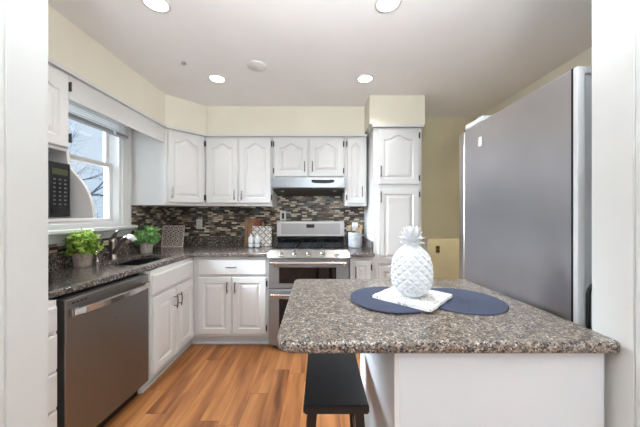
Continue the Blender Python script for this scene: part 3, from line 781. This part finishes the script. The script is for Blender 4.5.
obj('base', MB().lathe([(.018, 0), (.018, .01), (.012, .016), (.012, .06), (.015, .064), (.015, .085), (.0, .09)], n=20, cap=False), 'chrome', t, smooth=True)
obj('spout', MB().tube([(0.01, 0, .072), (.06, .0, .076), (.10, .0, .068)], .005, 8), 'chrome', t, smooth=True)

# ------------------------------------------------------------------ potted plants
def plant(name, label, loc, pr0, pr1, ph, mpot, mleaf, R, Hf, nst, nl, seed, lean=(0, 0), sz=.018, wild=0):
    t = thing(name, label, 'plant', loc); random.seed(seed)
    obj('pot', MB().lathe([(pr0, 0), (pr0+.003, .004), (pr1, ph-.01), (pr1, ph), (pr1-.006, ph), (pr1-.008, ph-.014), (.001, ph-.015)], n=32), mpot, t, smooth='auto')
    obj('soil', MB().lathe([(pr1-.012, ph-.0145), (pr1-.013, ph-.010)], n=20), 'soil', t)
    b = MB(); L = bmesh.new()
    for s_ in range(nst):
        th = random.uniform(0, 2*PI); rad = R*math.sqrt(random.uniform(.02, 1)); hz = Hf*random.uniform(.0, 1)*(1-.55*(rad/R)**3)-.01
        p0 = Vector((random.uniform(-.5, .5)*pr1, random.uniform(-.5, .5)*pr1, ph-.012))
        p2 = Vector((rad*math.cos(th)+lean[0], rad*math.sin(th)+lean[1], ph+hz)); 
        if p2.x+loc[0] < XL+.045: p2.x = XL+.045-loc[0]+random.uniform(0, .04)
        p1 = p0*.4+p2*.6; p1.z = ph+hz*.75
        path = [p0*(1-f)**2+p1*2*f*(1-f)+p2*f*f for f in (0, .25, .5, .75, 1)]
        b.tube(path, .0012, 5)
        for q in range(nl):
            f = random.uniform(.45, 1.0); c_ = p0*(1-f)**2+p1*2*f*(1-f)+p2*f*f+Vector([random.uniform(-.012, .012) for _ in range(3)])
            d = Vector((random.uniform(-1, 1), random.uniform(-1, 1), random.uniform(-.3, .9))).normalized(); sd_ = d.cross(Vector((random.random(), random.random(), random.random()+.2))).normalized(); nn = d.cross(sd_)
            l = sz*random.uniform(.7, 1.3); w = l*.36
            v = [L.verts.new(c_), L.verts.new(c_+d*l*.5+sd_*w+nn*.003), L.verts.new(c_+d*l), L.verts.new(c_+d*l*.5-sd_*w+nn*.003), L.verts.new(c_+d*l*.5-nn*.001)]
            for a in range(4): L.faces.new((v[a], v[(a+1) % 4], v[4]))
    for v in L.verts:
        if v.co.x+loc[0] < XL+.032: v.co.x = XL+.032-loc[0]
    obj('stems', b, mleaf, t)
    obj('foliage', L, mleaf, t, kind='stuff') if False else obj('foliage', L, mleaf, t)
    return t
plant('potted_plant', 'bushy yellow-green plant in a round concrete pot near the faucet', (-1.685, 1.86, CZ), .046, .056, .098, 'concrete', 'leafy', .108, .18, 95, 16, 5, (.012, .0), .024)
plant('potted_plant', 'smaller green plant in a whitewashed tapered pot at the counter corner', (-1.655, 2.50, CZ), .044, .055, .10, 'concrete2', 'leafg', .115, .175, 85, 15, 9, (0, 0), .026)
# thin shadowy sprig
# ------------------------------------------------------------------ lattice trivet in the corner
t = thing('lattice_trivet', 'square pink-beige openwork panel leaning in the counter corner', 'trivet', (-1.655, 2.93, CZ), (-.16, 0, 0))
obj('backing', MB().box(-.118, .118, .006, .012, .004, .236), 'trivetback', t)
mb = MB(); S = .122
mb.box(-S, S, -.002, .0055, 0.001, .010).box(-S, S, -.002, .0055, .232, .242).box(-S, -S+.009, -.002, .0055, .010, .232).box(S-.009, S, -.002, .0055, .010, .232)
def ring(mb, cx, cz, r, w=.005, n=20):
    b = mb.b
    ro = [[b.verts.new((cx+q*math.cos(2*PI*i/n), y, cz+q*math.sin(2*PI*i/n))) for i in range(n)] for q, y in ((r-w, .005), (r-w, -.001), (r+w, -.001), (r+w, .005))]
    for k in range(4):
        a, c_ = ro[k], ro[(k+1) % 4]
        for i in range(n): b.faces.new((a[i], a[(i+1) % n], c_[(i+1) % n], c_[i]))
for i in range(4):
    for k in range(4): ring(mb, -.0825+i*.055, .0385+k*.055, .026, .0035); ring(mb, -.0825+i*.055, .0385+k*.055, .010, .003)
for i in range(3):
    for k in range(3): ring(mb, -.055+i*.055, .066+k*.055, .017, .003)
obj('openwork', mb, 'trivet', t)

# ------------------------------------------------------------------ cutting boards, tile, bottles
t = thing('cutting_board', 'tall rounded wooden cutting board leaning against the mosaic', 'cutting board', (-.77, 3.045, CZ), (-.10, 0, 0))
poly = [(-.11, 0), (.11, 0)]+arc(.05, .26, .06, 0, PI/2, 6)+arc(-.05, .26, .06, PI/2, PI, 6)
obj('board', MB().prism([(x, z+.001) for x, z in poly], 0, .016, 'y', .003), 'board', t)
t = thing('cutting_board', 'reddish wooden board with dark leather loop behind the patterned tile', 'cutting board', (-.70, 3.022, CZ), (-.10, 0, 0))
obj('board', MB().prism([(-.06, .001), (.03, .001), (.03, .25), (.012, .305), (-.03, .315), (-.06, .27)], 0, .012, 'y', .003), 'board2', t)
lp = [(.02+.035*math.sin(q)*1.0+.02, -.004, .262+.04*math.cos(q)*.9) for q in [i*2*PI/12 for i in range(12)]]
obj('leather_loop', MB().tube(lp+[lp[0]], .006, 6), 'leather', t, smooth=True)
o = obj('patterned_tile', MB().box(-.112, .112, 0, .010, .001, .232, .002), 'pattern', loc=(-.665, 2.975, CZ), rot=(-.12, 0, 0)); tag(o, 'square white tile with black scrollwork leaning behind the bottles', 'tile')
t = thing('bottle', 'white glass bottle in the wire rack, nearer the window', 'bottle', (-.765, 2.90, CZ+.004), group='white bottles by the range')
obj('body', MB().lathe([(.024, 0), (.028, .004), (.028, .095), (.022, .112), (.011, .122), (.010, .138), (.013, .14), (.013, .146)], n=24), 'bottle', t, smooth='auto')
c2 = copy_tree(t); c2.location = (-.693, 2.90, CZ+.004); c2['label'] = 'white glass bottle in the wire rack, nearer the range'
t = thing('wire_rack', 'black wire rack holding two white bottles', 'rack', (-.729, 2.90, CZ))
def wloop(z, n=None):
    x, y = .071, .034; return [(-x, -y, z), (x, -y, z), (x, y, z), (-x, y, z), (-x, -y, z)]
obj('wire', MB().tube(wloop(.0505), .0022, 6).tube(wloop(.0025), .0022, 6), 'blackmatte', t)
for x in (-.071, .071):
    for y in (-.034, .034): obj('post', MB().tube([(x, y, .0025), (x, y, .0505)], .0022, 6), 'blackmatte', t)

# ------------------------------------------------------------------ crock with utensils
CX, CY = .393, 2.93
t = thing('utensil_crock', 'grey-white stoneware crock on the counter right of the range', 'crock', (CX, CY, CZ))
obj('pot', MB().lathe([(.066, 0), (.072, .004), (.075, .01), (.076, .150), (.079, .155), (.079, .165), (.071, .166), (.070, .012), (.001, .011)], n=36), 'crock', t, smooth='auto')
pr = MB()
for k, (w3, z) in enumerate(((.04, .108), (.055, .094), (.048, .080), (.03, .066))):
    for i in range(int(w3/.008)):
        th = -PI/2+(-w3/2+i*.008)/.077; th2 = th+.06
        pr.box(-.0025, .0025, -.0006, .0006, -.0025, .0025, T=Matrix.Translation((.0775*math.cos(th), .0775*math.sin(th), z)) @ Matrix.Rotation(th+PI/2, 4, 'Z'))
obj('printed_marks', pr, 'key', t)
def utensil(name, label, px, tilt, rot, H, kind):
    t = thing(name, label, 'utensil', (CX+px, CY, CZ+.014), (0, tilt, 0), 'utensils in the crock')
    obj('shaft', MB().tube([(0, 0, 0), (0, 0, H-.05)], .0055, 8), 'oak', t, smooth=True)
    if kind == 'spoon': obj('bowl', MB().lathe([(.004, -.04), (.018, -.025), (.024, 0), (.018, .025), (.004, .036)], (0, 0, 0), 16, Matrix.Translation((0, 0, H-.02)) @ Matrix.Diagonal((1, .3, 1, 1))), 'oak', t, smooth=True)
    else: obj('blade', MB().box(-.02, .02, -.003, .003, H-.05, H+.03, .003), 'oak', t)
utensil('wooden_spoon', 'wooden spoon with oval bowl leaning toward the range in the crock', -.030, -.13, 0, .22, 'spoon')
utensil('wooden_spatula', 'flat wooden spatula leaning toward the pantry in the crock', .030, .17, 0, .21, 'blade')
utensil('wooden_spoon', 'wooden spoon standing between white spatula and flat spatula', .012, .06, 0, .19, 'spoon')
t = thing('white_spatula', 'broad white spatula standing upright in the utensil crock', 'utensil', (CX+.002, CY+.028, CZ+.014), group=None)
obj('blade', MB().box(-.034, .034, -.004, .004, .165, .262, .005), 'bottle', t); obj('shaft', MB().tube([(0, 0, 0), (0, 0, .166)], .006, 8), 'oak', t)

# small dark appliance edge at the near end of the window counter
t = thing('dark_tray', 'low dark box on the counter end by the door jamb', 'tray', (-1.56, 1.34, CZ))
obj('box', MB().box(-.16, .075, -.12, .115, .001, .05, .005), 'granite2' if False else 'leather', t)
obj('lid', MB().box(-.163, .078, -.123, .118, .0505, .056, .002), 'hinge', t)

# ------------------------------------------------------------------ ceiling fixtures
wh = ['recessed ceiling light nearest the window and back wall', 'recessed ceiling light nearest the tall pantry', 'recessed ceiling light nearest the camera on the window half', 'recessed ceiling light nearest the camera on the refrigerator half']
for (x, y), lb in zip(CEIL_LAMPS, wh):
    t = thing('recessed_light', lb, 'ceiling light', (x, y, ZC), group='recessed ceiling lights')
    obj('trim_ring', MB().lathe([(.058, -.001), (.072, -.001), (.072, -.004), (.058, -.007), (.058, -.001)], n=32, cap=False), 'vent', t, smooth=True)
    obj('lens', MB().lathe([(.0575, -.004), (.0575, -.0015)], n=32), 'glow', t)
    l = light('recessed_light_beam', 'AREA', (x, y, ZC-.012), (0, 0, 0), LAMP_W, (.97, .97, .97), shape='DISK', size=.11, spread=math.radians(122))
o = obj('ceiling_disc', MB().lathe([(.072, -.001), (.072, -.008), (.06, -.014)], n=32), 'vent', loc=(-.486, 2.02, ZC), smooth='auto'); tag(o, 'plain round white disc on the ceiling between the lights', 'ceiling cover')
o = obj('ceiling_sensor', MB().lathe([(.016, -.001), (.016, -.01), (.008, -.014)], n=16), 'sensorgrey', loc=(-1.03, 1.98, ZC)); tag(o, 'tiny grey round fitting on the ceiling near the window soffit', 'sensor')

# ------------------------------------------------------------------ outdoors
struct('ground', MB().box(-60, -1.95, -20, 60, -1.3, -1.2), 'grass')
def tree(loc, H, seed, label):
    random.seed(seed); mb = MB()
    def grow(p, d, L, r, lvl):
        pts = [p]; rs = [r]; q = p.copy(); dd = d.copy(); n = 4
        for i in range(n):
            dd = (dd+Vector((random.uniform(-.16, .16), random.uniform(-.16, .16), random.uniform(-.06, .14)))).normalized()
            q = q+dd*L/n; pts.append(q.copy()); rs.append(r*(1-.5*(i+1)/n))
        mb.tube(pts, rs, 6 if lvl < 2 else 4)
        if lvl >= 5: return
        for k in range(4 if lvl in (1, 3) else 3):
            f = random.choice((1, 2, 3, 4)) if k else 4
            az = random.uniform(0, 2*PI); sp = random.uniform(.4, 1.0)
            side = dd.orthogonal().normalized(); side.rotate(Matrix.Rotation(az, 3, dd))
            grow(pts[f], (dd*math.cos(sp)+side*math.sin(sp)).normalized(), L*random.uniform(.6, .8), rs[f]*.72, lvl+1)
    grow(Vector((0, 0, 0)), Vector((0, 0, 1)), H*.30, H*.0125, 0)
    o = obj('bare_tree', mb, 'bark', loc=loc); return tag(o, label, 'tree', 'bare trees outside the window')
tree((-8.6, 9.6, -1.2), 9.5, 11, 'bare winter tree with fine branches nearest outside the window')
tree((-12.5, 12.2, -1.2), 12.5, 21, 'bare winter tree farther off, to one side of the nearest tree')
tree((-19, 17.5, -1.2), 14.0, 32, 'bare winter tree standing deepest behind the other two trees')
tree((-5.9, 7.9, -1.2), 5.2, 44, 'small bare tree, shortest of those outside the window')
